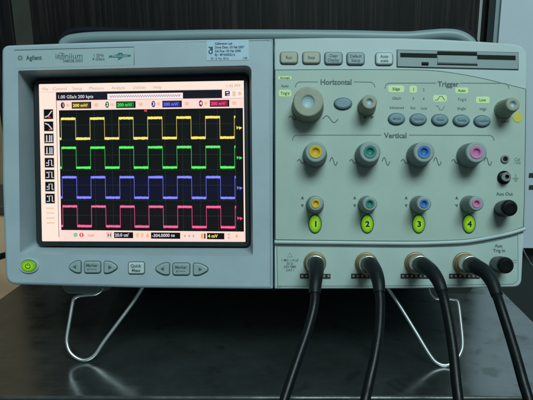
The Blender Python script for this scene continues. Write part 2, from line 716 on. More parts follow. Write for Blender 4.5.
b = MB()
slab(b, wx(-260), YD + 0.021, -0.78, wx(496), YD + 0.45, 1.55, 'brown')
under(b, 'carcass', door)
b = MB()
slab(b, wx(478.3), YD - 0.004, -0.78, wx(480.9), YD + 0.02, 1.55, 'trim')
under(b, 'metal_trim', door)
b = MB()
slab(b, wx(481.2), YD + 0.004, -0.78, wx(496), YD + 0.02, 1.55, 'brown')
under(b, 'side_stile', door)

# ---- pale cabinet at the right edge
M['pale_cab'] = mat('pale_cabinet_paint', (0.62, 0.70, 0.78), 0.45, var=0.05, vscale=8)
M['cab_edge'] = mat('pale_cabinet_edge', (0.26, 0.34, 0.36), 0.5)
M['cab_dark'] = mat('cabinet_dark', (0.035, 0.045, 0.045), 0.5)
YC = 0.56
CB = on_y(530, 248, YC).z
pale = empty('pale_cupboard', (on_y(560, 20, YC).x, YC + 0.2, -0.78))
tag(pale, 'pale blue-grey painted cupboard at the right beside the dark wood cabinet', 'cupboard')
px0 = on_y(500.5, 20, YC).x
b = MB()
slab(b, px0, YC, CB, px0 + 0.75, YC + 0.5, 1.5, 'pale_cab', 0.004)
under(b, 'body', pale)
b = MB()
slab(b, px0 - 0.007, YC + 0.006, CB, px0 - 0.0005, YC + 0.04, 1.5, 'cab_edge')
under(b, 'edge_strip', pale)
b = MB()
slab(b, px0 + 0.01, YC + 0.03, -0.78, px0 + 0.74, YC + 0.49, CB - 0.001, 'cab_dark')  # dark box filling the space below the pale body
under(b, 'dark_lower_part', pale)
for py in (175, 187):
    q = on_y(531.5, py, YC)
    b = MB()
    slab(b, q.x - 0.004, YC - 0.002, q.z - 0.0035, q.x + 0.05, YC - 0.0002, q.z + 0.0035, 'cab_dark')
    under(b, 'vent_slot', pale)

# ---- tan low cupboard at the left edge
M['tan'] = mat('tan_board', (0.72, 0.46, 0.28), 0.55, var=0.12, vscale=10)
M['tan_top'] = mat('dark_tan_top', (0.06, 0.05, 0.045), 0.5)
YT = 0.40
q = on_y(13, 205, YT)
tan = empty('tan_cupboard', (q.x - 0.2, YT + 0.1, -0.78))
tag(tan, 'low tan board cupboard at the left, behind the workbench', 'cupboard')
b = MB()
slab(b, q.x - 0.45, YT, -0.78, q.x + 0.01, YT + 0.19, q.z - 0.012, 'tan')
under(b, 'body', tan)
b = MB()
slab(b, q.x - 0.455, YT - 0.006, q.z - 0.0115, q.x + 0.015, YT + 0.19, q.z, 'tan_top', 0.003)
under(b, 'top', tan)

# ================================================================== OSCILLOSCOPE
scope = empty('oscilloscope', (0, 0, 0), -TILT)
tag(scope, 'four-channel benchtop oscilloscope with lit screen, tilted back on wire legs', 'oscilloscope')

# ---- case, handle, rear bumper, feet
b = MB()
b.prism(rrect(18, 47, 508, 283, 14), 45.2, 322, 'case', 0)
b.build('case', scope)

hp = [at(x, y, 62) for x, y in ((64, 48), (67, 42.5), (76, 39.5), (100, 37.6), (150, 36.9), (205, 35.6), (270, 35.4), (340, 36), (385, 37), (408, 37.3), (425, 36), (444, 34.6), (458, 36), (468, 41), (472, 48))]
b = MB()
hp = [(hp[0][0] - 2, 56, 62)] + hp + [(hp[-1][0] + 2, 56, 62)]
b.tube(hp, 6.3, 'handle', seg=20, sub=8)
b.build('handle', scope)
bp_ = [at(x, y, 88) for x, y in ((61, 50), (63, 40), (70, 33.5), (86, 31.0), (120, 31.5), (200, 34), (330, 35), (410, 35.5), (440, 33), (456, 31), (468, 34), (474, 42), (476, 50))]
b = MB()
bp_ = [(bp_[0][0] - 2, 56, 88)] + bp_ + [(bp_[-1][0] + 2, 56, 88)]
b.tube(bp_, 4.6, 'rubber', seg=16)
b.build('bumper', scope)
for u in (75, 455):
    b = MB()
    b.box(u - 14, 282, 285, u + 14, 374.4 - 300 * math.tan(TILT) - 0.2 + 0.0, 312, 'rubber')
    b.build('rear_foot', scope)

# ---- display bezel with its recess
bez = rounded([(1.2, 45.0), (80, 42.0), (161, 39.6), (273, 38.0), (273, 289.3), (140, 288.0), (5.2, 284.6), (1.6, 180)], [8, 0, 0, 1.5, 1.5, 0, 11, 0])
hole_c = [(18.0, 70.6), (251.6, 65.2), (253.2, 256.2), (20.0, 254.4)]
hole = rounded(hole_c, [2, 7, 4, 3], 8)
b = MB()
b.prism(bez, 0, 45, 'bezel', r=3.0, hole=hole)
RD = 30
inn_img = [(33.0, 79.4), (248.6, 74.4), (250.4, 246.6), (36.6, 246.0)]
inn_c = [at(x, y, RD)[:2] for x, y in inn_img]
inn = rounded(inn_c, [6, 6, 6, 7], 8)
b.bridge([(u, v, 0) for u, v in hole], [(u, v, RD) for u, v in inn], 'bezel', True)
# raised ledge under the screen surround
b.build('display_bezel', scope)

# black screen surround
b = MB()
scr_img = [(39.2, 84.6), (244.6, 81.0), (246.0, 243.0), (42.4, 240.8)]
SD = 41
scr_c = [at(x, y, SD)[:2] for x, y in scr_img]
inner = rounded(scr_c, 0.8, 8)
RIM = 21  # rim raised forward, an added shape, to keep screen glow off the recess walls
rim_o = rounded([at(x, y, RIM)[:2] for x, y in inn_img], [6, 6, 6, 7], 8)
grow = ((-0.5, -0.5), (0.5, -0.5), (0.5, 0.5), (-0.5, 0.5))
rim_i = rounded([at(x + gx, y + gy, RIM)[:2] for (x, y), (gx, gy) in zip(scr_img, grow)], 0.8, 8)
b.prism(rim_o, RIM, RD + 2, 'frame_black', r=1.6, hole=rim_i)
b.bridge([(x, y, RIM) for x, y in rim_i], [(x, y, SD + 0.6) for x, y in inset(inner, -0.6)], 'well_black')
b.bridge([(x, y, RD) for x, y in inset(inn, -0.4)], [(x, y, RD + 0.3) for x, y in inset(inn, 5.0)], 'frame_black')
b.build('screen_surround', scope)

# ---- screen, drawn in its own s (0..205) / t (0..160) grid
class Screen(MB):
    lay = SD

    def map(self, s, t):
        a, c = s / 205.0, t / 160.0
        (x0, y0), (x1, y1), (x2, y2), (x3, y3) = scr_c
        X = (x0 * (1 - a) + x1 * a) * (1 - c) + (x3 * (1 - a) + x2 * a) * c
        Y = (y0 * (1 - a) + y1 * a) * (1 - c) + (y3 * (1 - a) + y2 * a) * c
        return X, Y

    def r(self, s0, t0, s1, t1, k, m):
        self.poly([self.map(s0, t0), self.map(s1, t0), self.map(s1, t1), self.map(s0, t1)], self.lay - 0.12 * k, m)

    def e(self, s, t, a, c, k, m):
        self.poly([self.map(s + a * math.cos(i * math.pi / 12), t + c * math.sin(i * math.pi / 12)) for i in range(24)], self.lay - 0.12 * k, m)

    def l(self, pts, w, k, m):
        self.stroke([self.map(*p) for p in pts], w, self.lay - 0.12 * k, m)

    def t(self, s, x, y, size, k, m, align='C', bold=0.0, stretch=1.0):
        X, Y = self.map(x, y)
        self.text(s, X, Y, size, self.lay - 0.12 * k, m, align, bold, stretch, rot=-0.016)


sc = Screen()
sc.r(-0.5, -0.5, 205.5, 160.5, 0, 's_bg')
# menu bar
for s, x in (('File', 6), ('Control', 20.5), ('Setup', 38), ('Measure', 57), ('Analyze', 79), ('Utilities', 100), ('Help', 118)):
    sc.t(s, x, 4.6, 4.6, 2, 's_text')
sc.t('1:45 PM', 200.5, 4.6, 4.8, 2, 's_text', 'R')
sc.r(0, 7.7, 205, 8.1, 1, 's_tan')
# status strip
sc.r(17, 8.2, 182.5, 16.6, 1, 's_navy')
sc.t('1.00 GSa/s', 18.2, 13.0, 4.8, 3, 's_wtext', 'L', 0.02)
sc.t('200 kpts', 38.5, 13.0, 4.8, 3, 's_wtext', 'L', 0.02)
sc.r(68.0, 10.6, 143.4, 16.4, 2, 's_white')
zig = []
for i in range(0, 61):
    s0 = 70.5 + i * 1.17
    zig.append((s0, 13.4 + (1.0 if i % 2 else -1.0)))
sc.l(zig, 0.85, 3, 's_violet')
sc.r(182.5, 7.9, 204.3, 16.8, 1, 's_white')
sc.r(185.5, 9.6, 190.2, 14.6, 2, 's_navy')
sc.r(186.6, 10.4, 189.2, 11.9, 3, 's_wtext')
sc.r(187.2, 13.0, 189.8, 14.1, 3, 's_wtext')
sc.r(193.0, 10.0, 196.0, 15.0, 2, 's_tan')
sc.e(200.2, 12.4, 1.8, 1.9, 2, 's_tan')
sc.r(182.5, 16.7, 204.5, 17.1, 2, 's_text')
# channel row
sc.r(17, 16.6, 204.5, 26.2, 1, 's_pinkwhite')
for x, w, num, mk, tx, bx in ((23.2, 0, '1', 's_navy', 's_y', 's_ybox'), (67.6, 0, '2', 's_gbox', 's_g', 's_gbox'), (113.8, 0, '3', 's_bbox', 's_b', 's_bbox'), (161.2, 0, '4', 's_pbox', 's_p', 's_pbox')):
    sc.e(x, 21.6, 1.9, 3.2, 2, mk)
    sc.t(num, x, 21.4, 5.2, 3, 's_white', 'C', 0.02)
    sc.r(x + 3.6, 20.0, x + 6.6, 23.0, 2, 's_tan')
    sc.r(x + 9.0, 18.4, x + 28.4, 25.2, 2, 's_black')
    sc.r(x + 9.5, 18.9, x + 27.0, 24.7, 3, bx)
    sc.t('200 mV/', x + 10.2, 21.9, 4.6, 4, tx, 'L', 0.03)
    sc.r(x + 31.5, 20.0, x + 35.5, 23.4, 2, 's_tan')
# left tool column
sc.r(16.6, 8.2, 17.1, 156.0, 2, 's_line')
tops = (25.6, 38.0, 50.4, 62.8, 75.2, 87.4, 99.6, 111.8)
for i, t in enumerate(tops):
    sc.r(3.7, t - 0.5, 13.8, t + 10.2, 1, 's_tan')
    sc.r(4.2, t, 13.3, t + 9.7, 2, 's_black')
    if i == 0:
        sc.l([(5.2, t + 8), (8.6, t + 6.5), (12.2, t + 1.5)], 1.3, 3, 's_wtext')
        sc.r(8.5, t + 7.2, 10.8, t + 8.6, 3, 's_red')
    elif i == 1:
        sc.l([(5.2, t + 2), (8.4, t + 3), (12.2, t + 8)], 1.3, 3, 's_wtext')
        sc.r(8.8, t + 7.4, 12.6, t + 8.6, 3, 's_red')
    elif i in (2, 3):
        for x in (6.6, 9.6, 11.6):
            sc.r(x - 0.7, t + 1.6, x + 0.6, t + 8.4, 3, 's_wtext')
        sc.l([(5, t + 8.2), (12.6, t + 8.2)], 0.8, 3, 's_wtext')
    else:
        sc.l([(5.4, t + 7.8), (8.0, t + 7.8), (8.0, t + 2.2), (11.0, t + 2.2), (11.0, t + 7.8), (12.6, t + 7.8)], 1.15, 3, 's_wtext')
        sc.r(5.6, t + (2.0 if i % 2 else 4.4), 7.0, t + (3.4 if i % 2 else 5.8), 3, 's_wtext')
for t in (126, 131, 136, 141):
    sc.r(4.6, t, 12.6, t + 1.2, 1, 's_tan')
# plot
S0, S1, T0, T1 = 19.3, 203.2, 26.6, 148.8
sc.r(S0, T0, S1, T1, 1, 's_black')
sc.r(S0, 93.5, S1, 117.5, 2, 's_bluebg')
sc.r(S0, 121.5, S1, T1 - 0.2, 2, 's_pinkbg')
for k in range(1, 10):
    x = S0 + (195.2 - S0) * k / 10
    t = T0
    while t < T1 - 1.2:
        sc.r(x - 0.28, t, x + 0.28, t + 1.5, 3, 's_grid')
        t += 2.5
for k in range(1, 8):
    y = T0 + (T1 - T0) * k / 8
    s = S0
    while s < 196:
        sc.r(s, y - 0.28, s + 1.7, y + 0.28, 3, 's_grid')
        s += 2.9
sc.r(195.2, T0, 195.7, T1, 3, 's_grid')
sc.r(104.6, T0 + 0.6, 107.4, T0 + 2.6, 4, 's_red')
for hi, lo, c, ym in ((35.5, 55.8, 'y', 46.4), (65.0, 85.3, 'g', 76.0), (95.0, 115.6, 'b', 105.8), (124.6, 144.6, 'p', 135.8)):
    per, ph = 28.87, 21.3
    def level(a0, a1, y):
        n = 14
        for q in range(n):
            x0 = a0 + (a1 - a0) * q / n
            x1 = a0 + (a1 - a0) * (q + 1) / n
            th = 1.12 + random.uniform(0, 0.32)
            dy = random.uniform(-0.12, 0.12)
            sc.r(x0, y - th + dy, x1, y + th + dy, 5, 's_' + c)
        sc.r(a0 + 0.2, y - 0.38, a1 - 0.2, y + 0.38, 6, 's_' + c + 'h')
    level(S0 + 0.3, ph, lo)
    for k in range(7):
        a = ph + per * k
        e1 = a + per * 0.5
        sc.r(a - 0.27, hi - 0.9, a + 0.27, lo + 0.9, 4, 's_' + c + 'v')
        if k < 6:
            level(a, e1, hi)
            sc.r(e1 - 0.27, hi - 0.9, e1 + 0.27, lo + 0.9, 4, 's_' + c + 'v')
            level(e1, a + per, lo)
    sc.r(194.3, hi - 1.2, 195.6, hi + 1.2, 5, 's_' + c)
    sc.poly([sc.map(196.6, ym - 2.0), sc.map(199.0, ym - 0.4), sc.map(197.0, ym + 1.6)], sc.lay - 0.6, 's_' + c)
    sc.poly([sc.map(199.0, ym - 1.6), sc.map(202.4, ym - 0.2), sc.map(199.4, ym + 1.8)], sc.lay - 0.6, 's_' + c)
# bottom row
sc.r(17, 149.0, 204.5, 160.4, 1, 's_pinkwhite')
sc.e(33.6, 153.6, 2.2, 2.3, 2, 's_mint')
sc.e(39.6, 153.6, 2.2, 2.3, 2, 's_red')
sc.r(39.0, 152.0, 40.2, 155.2, 3, 's_white')
sc.t('run', 49.0, 153.6, 5.0, 2, 's_text', 'C', 0.02)
sc.t('H', 67.6, 153.4, 5.6, 2, 's_line', 'C', 0.03)
sc.l([(65.2, 150.6), (70.0, 150.6), (70.0, 156.2), (65.2, 156.2), (65.2, 150.6)], 0.5, 2, 's_text')
sc.r(72.4, 150.4, 91.6, 156.4, 2, 's_black')
sc.t('20.0 us/', 73.2, 153.4, 4.7, 3, 's_wtext', 'L', 0.03)
sc.r(94.5, 151.2, 97.5, 155.6, 2, 's_tan')
sc.r(99.5, 151.2, 102.0, 155.6, 2, 's_tan')
sc.poly([sc.map(104.6, 155.2), sc.map(106.2, 150.6), sc.map(107.8, 155.2)], sc.lay - 0.24, 's_orange')
sc.r(109.6, 150.4, 139.0, 156.6, 2, 's_black')
sc.t('-304.0000 ns', 110.6, 153.5, 4.7, 3, 's_wtext', 'L', 0.03)
for x in (143.5, 147.8, 152.2):
    sc.poly([sc.map(x - 1.1, 153.6), sc.map(x + 0.9, 152.0), sc.map(x + 0.9, 155.2)], sc.lay - 0.24, 's_text')
sc.r(160.0, 151.0, 162.0, 156.2, 2, 's_orange')
sc.r(162.8, 151.0, 164.6, 156.2, 2, 's_line')
sc.r(166.0, 150.4, 183.4, 156.6, 2, 's_black')
sc.t('4 mV', 167.0, 153.5, 4.8, 3, 's_y', 'L', 0.03)
sc.poly([sc.map(186.8, 152.4), sc.map(188.0, 150.4), sc.map(189.2, 152.4)], sc.lay - 0.24, 's_text')
sc.poly([sc.map(186.8, 154.4), sc.map(189.2, 154.4), sc.map(188.0, 156.4)], sc.lay - 0.24, 's_text')
sc.poly([sc.map(194.4, 154.4), sc.map(195.8, 151.0), sc.map(197.2, 154.4)], sc.lay - 0.24, 's_orange')
sc.build('screen', scope)

# ---- logo plate on the bezel
b = MB()
lp = [(14.4, 50.4), (134.0, 47.2), (134.4, 65.0), (15.4, 68.2)]
b.poly(lp, -0.15, 'logo_plate')
b.stroke([(14.4, 50.2), (134.0, 47.0), (134.4, 64.8)], 0.7, -0.3, 'ink')
for i in range(8):
    a = math.pi * i / 4
    b.stroke([(20.3 + 1.1 * math.cos(a), 58.0 + 1.1 * math.sin(a)), (20.3 + 2.8 * math.cos(a), 58.0 + 2.8 * math.sin(a))], 0.8, -0.3, 'ink')
b.text('Agilent', 26.2, 57.8, 6.4, -0.3, 'ink', 'L', 0.03, 0.86, rot=-0.02)
b.text('infiniium', 55.2, 56.2, 8.2, -0.3, 'ink', 'L', 0.0, 1.0, rot=-0.02)
b.stroke([(61.4 + 3.2 * math.cos(i * math.pi / 12), 56.2 + 3.4 * math.sin(i * math.pi / 12)) for i in range(24)], 0.4, -0.3, 'ink_soft', True)
b.text('54832B DSO', 63.2, 61.0, 3.9, -0.3, 'ink', 'L', 0.02, 0.95, rot=-0.02)
b.text('1 GHz', 98.6, 55.2, 4.0, -0.3, 'ink', 'C', 0.015, 1.0, rot=-0.02)
b.text('4 GSa/s', 98.6, 59.0, 4.0, -0.3, 'ink', 'C', 0.015, 1.0, rot=-0.02)
b.poly([(109.0, 55.8), (117.5, 54.4), (118.5, 52.8), (122.4, 52.8), (123.2, 54.4), (131.0, 54.9), (131.0, 56.6), (123.0, 57.2), (121.6, 58.6), (117.6, 60.6), (118.8, 58.2), (116.4, 57.6), (109.0, 57.6)], -0.3, 'teal')
b.text('MegaZoom', 120.0, 55.9, 3.0, -0.45, 'logo_plate', 'C', 0.02, 1.1, rot=-0.02)
b.build('logo_plate', scope)

# ---- calibration sticker
b = MB()
b.prism([(206.8, 40.6), (248.8, 40.0), (249.0, 60.2), (207.0, 60.6)], -0.35, 0.0, 'sticker')
b.text('Cal', 210.8, 50.6, 5.5, -0.5, 'navy', 'C', 0.05, 1.0, rot=-math.pi / 2)
for i, (s, w) in enumerate((('Calibration Lab', 1), ('Done Date : 05 Feb 2007', 1), ('Cal Due : 05 Feb 2008', 1), ('By : MY43003216', 1))):
    b.text(s, 215.0, 43.6 + i * 3.75, 3.3, -0.5, 'navy', 'L', 0.025, 0.86, rot=-0.008)
b.text('ID : S. No. 0016', 211.0, 58.6, 3.0, -0.5, 'navy', 'L', 0.02, 0.9)
b.text('1/08', 247.4, 58.2, 3.0, -0.5, 'navy', 'R', 0.02, 0.9)
b.build('calibration_sticker', scope)


# ---- keys
def key(name, outline, mname, h=2.6, r=1.4, base=0.0, gap=0.8, lines=(), tsize=3.3, ink='ink', bold=0.02, parent=scope, extra=None):
    b = MB()
    b.poly(inset(outline, -gap), base - 0.25, 'groove')
    b.prism(outline, base - h, base, mname, r=r)
    cu = sum(p[0] for p in outline) / len(outline)
    cv = sum(p[1] for p in outline) / len(outline)
    n = len(lines)
    for i, s in enumerate(lines):
        b.text(s, cu, cv + (i - (n - 1) / 2) * tsize * 1.0, tsize, base - h - 0.12, ink, 'C', bold, 0.95)
    if extra:
        extra(b, cu, cv, base - h - 0.12)
    return b.build(name, parent)


def ell(u, v, ru, rv, n=36):
    return [(u + ru * math.cos(2 * math.pi * i / n), v + rv * math.sin(2 * math.pi * i / n)) for i in range(n)]


def tri_mark(sgn):
    def f(b, cu, cv, d):
        b.poly([(cu + sgn * 2.0, cv), (cu - sgn * 1.5, cv - 2.1), (cu - sgn * 1.5, cv + 2.1)], d, 'ink')
    return f


def arrow_outline(u0, u1, vc, h, sgn):
    w = u1 - u0
    if sgn > 0:
        return rounded([(u0, vc - h), (u0 + w * 0.45, vc - h), (u1, vc - 1.5), (u1, vc + 1.5), (u0 + w * 0.45, vc + h), (u0, vc + h)], [1.6, 4, 2, 2, 4, 1.6], 5)
    return rounded([(u1, vc - h), (u1, vc + h), (u0 + w * 0.55, vc + h), (u0, vc + 1.5), (u0, vc - 1.5), (u0 + w * 0.55, vc - h)], [1.6, 1.6, 4, 2, 2, 4], 5)


for u0, u1, vc, sg in ((69.8, 81.2, 266.8, -1), (104.6, 117.2, 267.2, 1), (156.2, 169.6, 268.8, -1), (193.8, 208.0, 269.2, 1)):
    key('arrow_key', arrow_outline(u0, u1, vc, 5.8, sg), 'bezel_key', h=2.4, r=1.1, extra=tri_mark(sg))


def marker_line(b, cu, cv, d):
    b.poly([(cu - 5, cv + 2.2), (cu - 3.2, cv + 0.8), (cu - 3.2, cv + 3.6)], d, 'ink')
    b.rect(cu - 2.4, cv + 1.7, cu + 4.6, cv + 2.5, d, 'ink_soft')
    b.text('Marker', cu, cv - 2.0, 4.2, d, 'ink', 'C', 0.03, 0.95)


key('marker_key', rrect(84.8, 261.4, 100.8, 272.8, 2.6), 'bezel_key', h=2.2, r=1.1, extra=marker_line)
key('marker_key', rrect(173.2, 263.2, 189.8, 274.8, 2.6), 'bezel_key', h=2.2, r=1.1, extra=marker_line)
key('quick_measure_key', rrect(128.9, 262.2, 144.5, 273.6, 2.2), 'pale_key', h=2.2, r=1.1, lines=('Quick', 'Meas'), tsize=4.4, bold=0.03)

# power button
b = MB()
b.lathe(29.4, 265.8, [(1.0, 0), (1.0, -1.2), (0.93, -2.0), (0.86, -1.8), (0.80, -1.2)], 'bezel_pale', ru=9.8, rv=7.4, close=False)
b.lathe(29.4, 265.8, [(0.80, -1.0), (0.78, -2.3), (0.72, -2.7), (0.64, -2.9), (0.54, -3.0), (0.43, -3.05), (0.31, -3.07), (0.18, -3.08), (0.0, -3.09)], 'lit_7', ru=9.8, rv=7.4, mats=LIT, close=False)
arc = [(29.4 + 2.3 * math.cos(a), 266.0 + 2.3 * math.sin(a)) for a in [math.radians(-60 + 300 * i / 20) for i in range(21)]]
b.stroke(arc, 0.8, -3.3, 'lit_ink')
b.stroke([(29.4, 262.8), (29.4, 265.8)], 0.8, -3.3, 'lit_ink')
b.build('power_button', scope)

# ---- control section: pale bezel
top_r = [(274.6, 38.0), (330, 37.2), (400, 37.6), (440, 38.8), (480, 41.0), (515, 43.6), (525.5, 48)]
cb = [(274.6, 38.0), (330, 37.2), (400, 37.6), (440, 38.8), (480, 41.0), (512, 43.2)]
cb_r = [(528.6, 58), (528.2, 100), (527.4, 160), (526.2, 215), (525.2, 229.5)]
corner = [(519, 44.4), (524, 47.0), (527.4, 51.6)]
low = curve2([(525.2, 229.5), (512, 233.4), (498, 236.8), (480, 240.0), (462, 242.2), (430, 243.4), (400, 243.8), (340, 243.2), (274.6, 242.4)], 4)
b = MB()
b.prism(cb + corner + cb_r + low[1:], 0, 45, 'bezel_pale', r=2.4)
b.build('control_bezel', scope)

# ---- control panel film, with its printing
pt = curve2([(275.6, 70.6), (330, 70.2), (400, 70.3), (437, 71.6), (475, 77.4), (507, 85.0), (525.4, 89.6)], 4)
pl = curve2([(523.0, 227.0), (510, 231.4), (497, 234.4), (480, 237.4), (462, 239.6), (430, 240.8), (400, 241.0), (340, 240.4), (275.6, 239.6)], 4)
b = MB()
po = pt + [(525.0, 140), (524.0, 200)] + pl
b.poly(inset(po, -0.9), -0.25, 'groove')
b.prism(po, -1.2, 0.0, 'panel', r=0.3, steps=1)
PD = -1.35
# ridge along the lower edge
b.tube([(u, v + 2.0, -0.6) for u, v in curve2([(274.8, 240.0), (340, 240.7), (400, 241.3), (430, 241.0), (462, 239.7), (480, 237.4), (497, 234.2), (512, 230.8), (525.0, 226.8)], 4)], 1.9, 'bezel_pale', seg=12, sub=2)


def bracket(u0, u1, v, tx0, tx1, drop=5.5):
    b.stroke(curve2([(u0, v + drop), (u0 + 0.8, v + 2.2), (u0 + 3.2, v + 0.3), (u0 + 6, v)], 4) + [(tx0, v)], 0.8, PD, 'ink_soft')
    b.stroke([(tx1, v)] + curve2([(u1 - 6, v + 0.2), (u1 - 3, v + 0.7), (u1 - 0.8, v + 2.8), (u1, v + drop)], 4), 0.8, PD, 'ink_soft')


bracket(295.6, 375.0, 82.2, 318, 354)
b.text('Horizontal', 336, 82.3, 7.4, PD, 'ink', 'C', 0.028, 0.98)
bracket(385.0, 508.8, 83.4, 436, 460)
b.text('Trigger', 448.2, 84.2, 7.2, PD, 'ink', 'C', 0.028, 0.98)
bracket(292.6, 494.0, 135.3, 381.5, 409)
b.text('Vertical', 395.4, 135.6, 7.4, PD, 'ink', 'C', 0.028, 0.98)
b.text('Auto', 285, 86.2, 3.7, PD, 'ink', 'C', 0.02)
for s, u, v in (('Glitch', 396.6, 98.5), ('Advanced', 396.6, 107.8), ('2', 423.6, 90.0), ('3', 413.2, 98.7), ('4', 423.6, 99.0), ('Ext', 413.0, 108.0), ('Line', 423.8, 108.4),
                ("Trig'd", 461.8, 99.8), ('Single', 461.4, 108.7), ('High', 482.9, 109.2), ('Level', 505.0, 121.4)):
    b.text(s, u, v, 3.9, PD, 'ink', 'C', 0.01, 0.95)
b.stroke([(435.6, 106.2), (438.0, 106.4), (440, 110.4), (442.2, 110.4), (444.4, 106.2)], 0.7, PD, 'ink_soft')


def wave(u, v, w, h, m='ink'):
    pts = []
    for i in range(25):
        t = i / 24
        pts.append((u + (t - 0.5) * w, v - h * math.sin(2 * math.pi * t)))
    b.stroke(pts, 0.85, PD, m)


wave(330.5, 119.4, 15, 3.4)
wave(292.6, 118.2, 7, 2.0)
for bu in (315.0, 367.2, 418.6, 469.0):
    wave(bu + 18.8, 161.6, 7.6, 4.0)
    wave(bu - 14.0, 161.6, 7.0, 2.0)
    b.poly([(bu - 12.4, 196.0), (bu - 14.0, 199.2), (bu - 10.8, 199.2)], PD, 'ink')
    b.poly([(bu - 12.4, 207.6), (bu - 14.0, 204.4), (bu - 10.8, 204.4)], PD, 'ink')
for u in (364.6, 372.2):
    s = -1 if u < 368 else 1
    b.poly([(u + s * 1.8, 117.4), (u - s * 1.4, 115.6), (u - s * 1.4, 119.2)], PD, 'ink')
b.text('Cal', 517.0, 159.6, 4.2, PD, 'ink_soft', 'C', 0.02)
b.text('1 kHz', 517.2, 163.0, 3.0, PD, 'ink_soft', 'C', 0.02, 0.9)
b.stroke([(515.6, 174.4), (515.6, 178.0)], 0.7, PD, 'ink_soft')
for k, w in enumerate((6.0, 4.0, 2.0)):
    b.rect(515.6 - w / 2, 178.0 + k * 1.5, 515.6 + w / 2, 178.7 + k * 1.5, PD, 'ink_soft')
b.text('Aux Out', 504.4, 193.9, 4.6, PD, 'ink', 'C', 0.025)
b.stroke([(519.2, 90.0), (519.0, 112.0)], 0.01, PD, 'ink')
b.build('control_panel', scope)

# lit labels
def pill(s, u, v, w, h, m='led', size=4.0, mark=None):
    b = MB()
    b.poly(rrect(u - w / 2, v - h / 2, u + w / 2, v + h / 2, h * 0.35), PD - 0.02, m)
    if mark:
        b.stroke([(u + x, v + y) for x, y in mark], 0.8, PD - 0.15, 'led_ink')
    else:
        b.text(s, u, v, size, PD - 0.15, 'led_ink', 'C', 0.03, 0.95)
    b.build('indicator_light', scope)


pill('Armed', 285.0, 78.2, 13.4, 3.4, size=3.6)
pill("Trig'd", 285.2, 93.6, 12.6, 6.6)
pill('Edge', 396.2, 89.2, 16.0, 7.0)
pill('1', 413.2, 89.6, 7.4, 7.2, size=4.4)
pill('', 439.9, 98.7, 13.6, 6.8, mark=[(-5, 1.8), (-2.4, 1.6), (-0.2, -2.0), (2.2, -2.0), (4.6, 2.0)])
pill('Auto', 461.6, 90.8, 13.0, 6.0)
pill('Low', 482.6, 100.2, 13.6, 6.6)

# top row keys and floppy drive
for u0, u1, v0, v1, m, ls in ((280.6, 297.6, 52.6, 64.0, 'tan_key', ('Run',)), (303.0, 320.0, 52.6, 64.0, 'tan_key', ('Stop',)),
                              (325.0, 342.2, 52.8, 64.6, 'grey_key', ('Clear', 'Display')), (347.2, 364.2, 53.0, 65.0, 'grey_key', ('Default', 'Setup')),
                              (375.8, 392.6, 53.4, 65.2, 'pale_key', ('Auto', 'scale'))):
    key('function_key', rrect(u0, v0, u1, v1, 3.2), m, h=2.8, r=1.5, lines=ls, tsize=4.2, bold=0.025)

fd = empty('floppy_drive')
fd.parent = scope
DA = 0.0225


def sk(u, v):
    return (u, v + (u - 397.4) * DA)


def skrect(u0, v0, u1, v1):
    return [sk(u0, v0), sk(u1, v0), sk(u1, v1), sk(u0, v1)]


b = MB()
b.poly(inset(skrect(397.4, 50.3, 518.2, 66.9), -0.7), -0.2, 'groove')
b.prism(skrect(397.4, 50.3, 518.2, 66.9), -1.4, 0.0, 'floppy', r=0.4, steps=1)
b.poly(skrect(400.2, 53.2, 437.0, 57.6), -1.55, 'drive_dark')
b.poly(skrect(477.0, 53.4, 515.4, 58.0), -1.55, 'drive_dark')
b.poly(skrect(437.0, 62.8, 477.4, 64.4), -1.55, 'drive_dark')
b.build('drive_face', fd)
b = MB()
b.prism(skrect(437.2, 50.9, 476.8, 54.2), -2.4, -1.4, 'drive_dark', r=0.4, steps=1)
b.prism(skrect(437.2, 54.6, 476.8, 62.4), -1.9, -1.4, 'floppy', r=0.4, steps=1)
b.build('drive_flap', fd)
b = MB()
b.prism(skrect(421.6, 62.2, 428.4, 64.8), -2.8, -1.4, 'drive_dark', r=0.4, steps=1)
b.build('eject_button', fd)

# oval keys
key('oval_key', ell(343.0, 104.2, 8.6, 5.5), 'oval_key', h=3.2, r=1.8, base=-1.2)
for (u, v), ls in zip(((396.4, 119.4), (418.0, 119.9), (439.6, 120.4), (461.0, 121.0), (481.8, 121.6)), (('Mode',), ('Source',), ('Slope',), ('Sweep',), ('Coupling',))):
    key('oval_key', ell(u, v, 8.0, 5.4), 'oval_key', h=3.2, r=1.8, base=-1.2, lines=ls, tsize=3.6, bold=0.02)


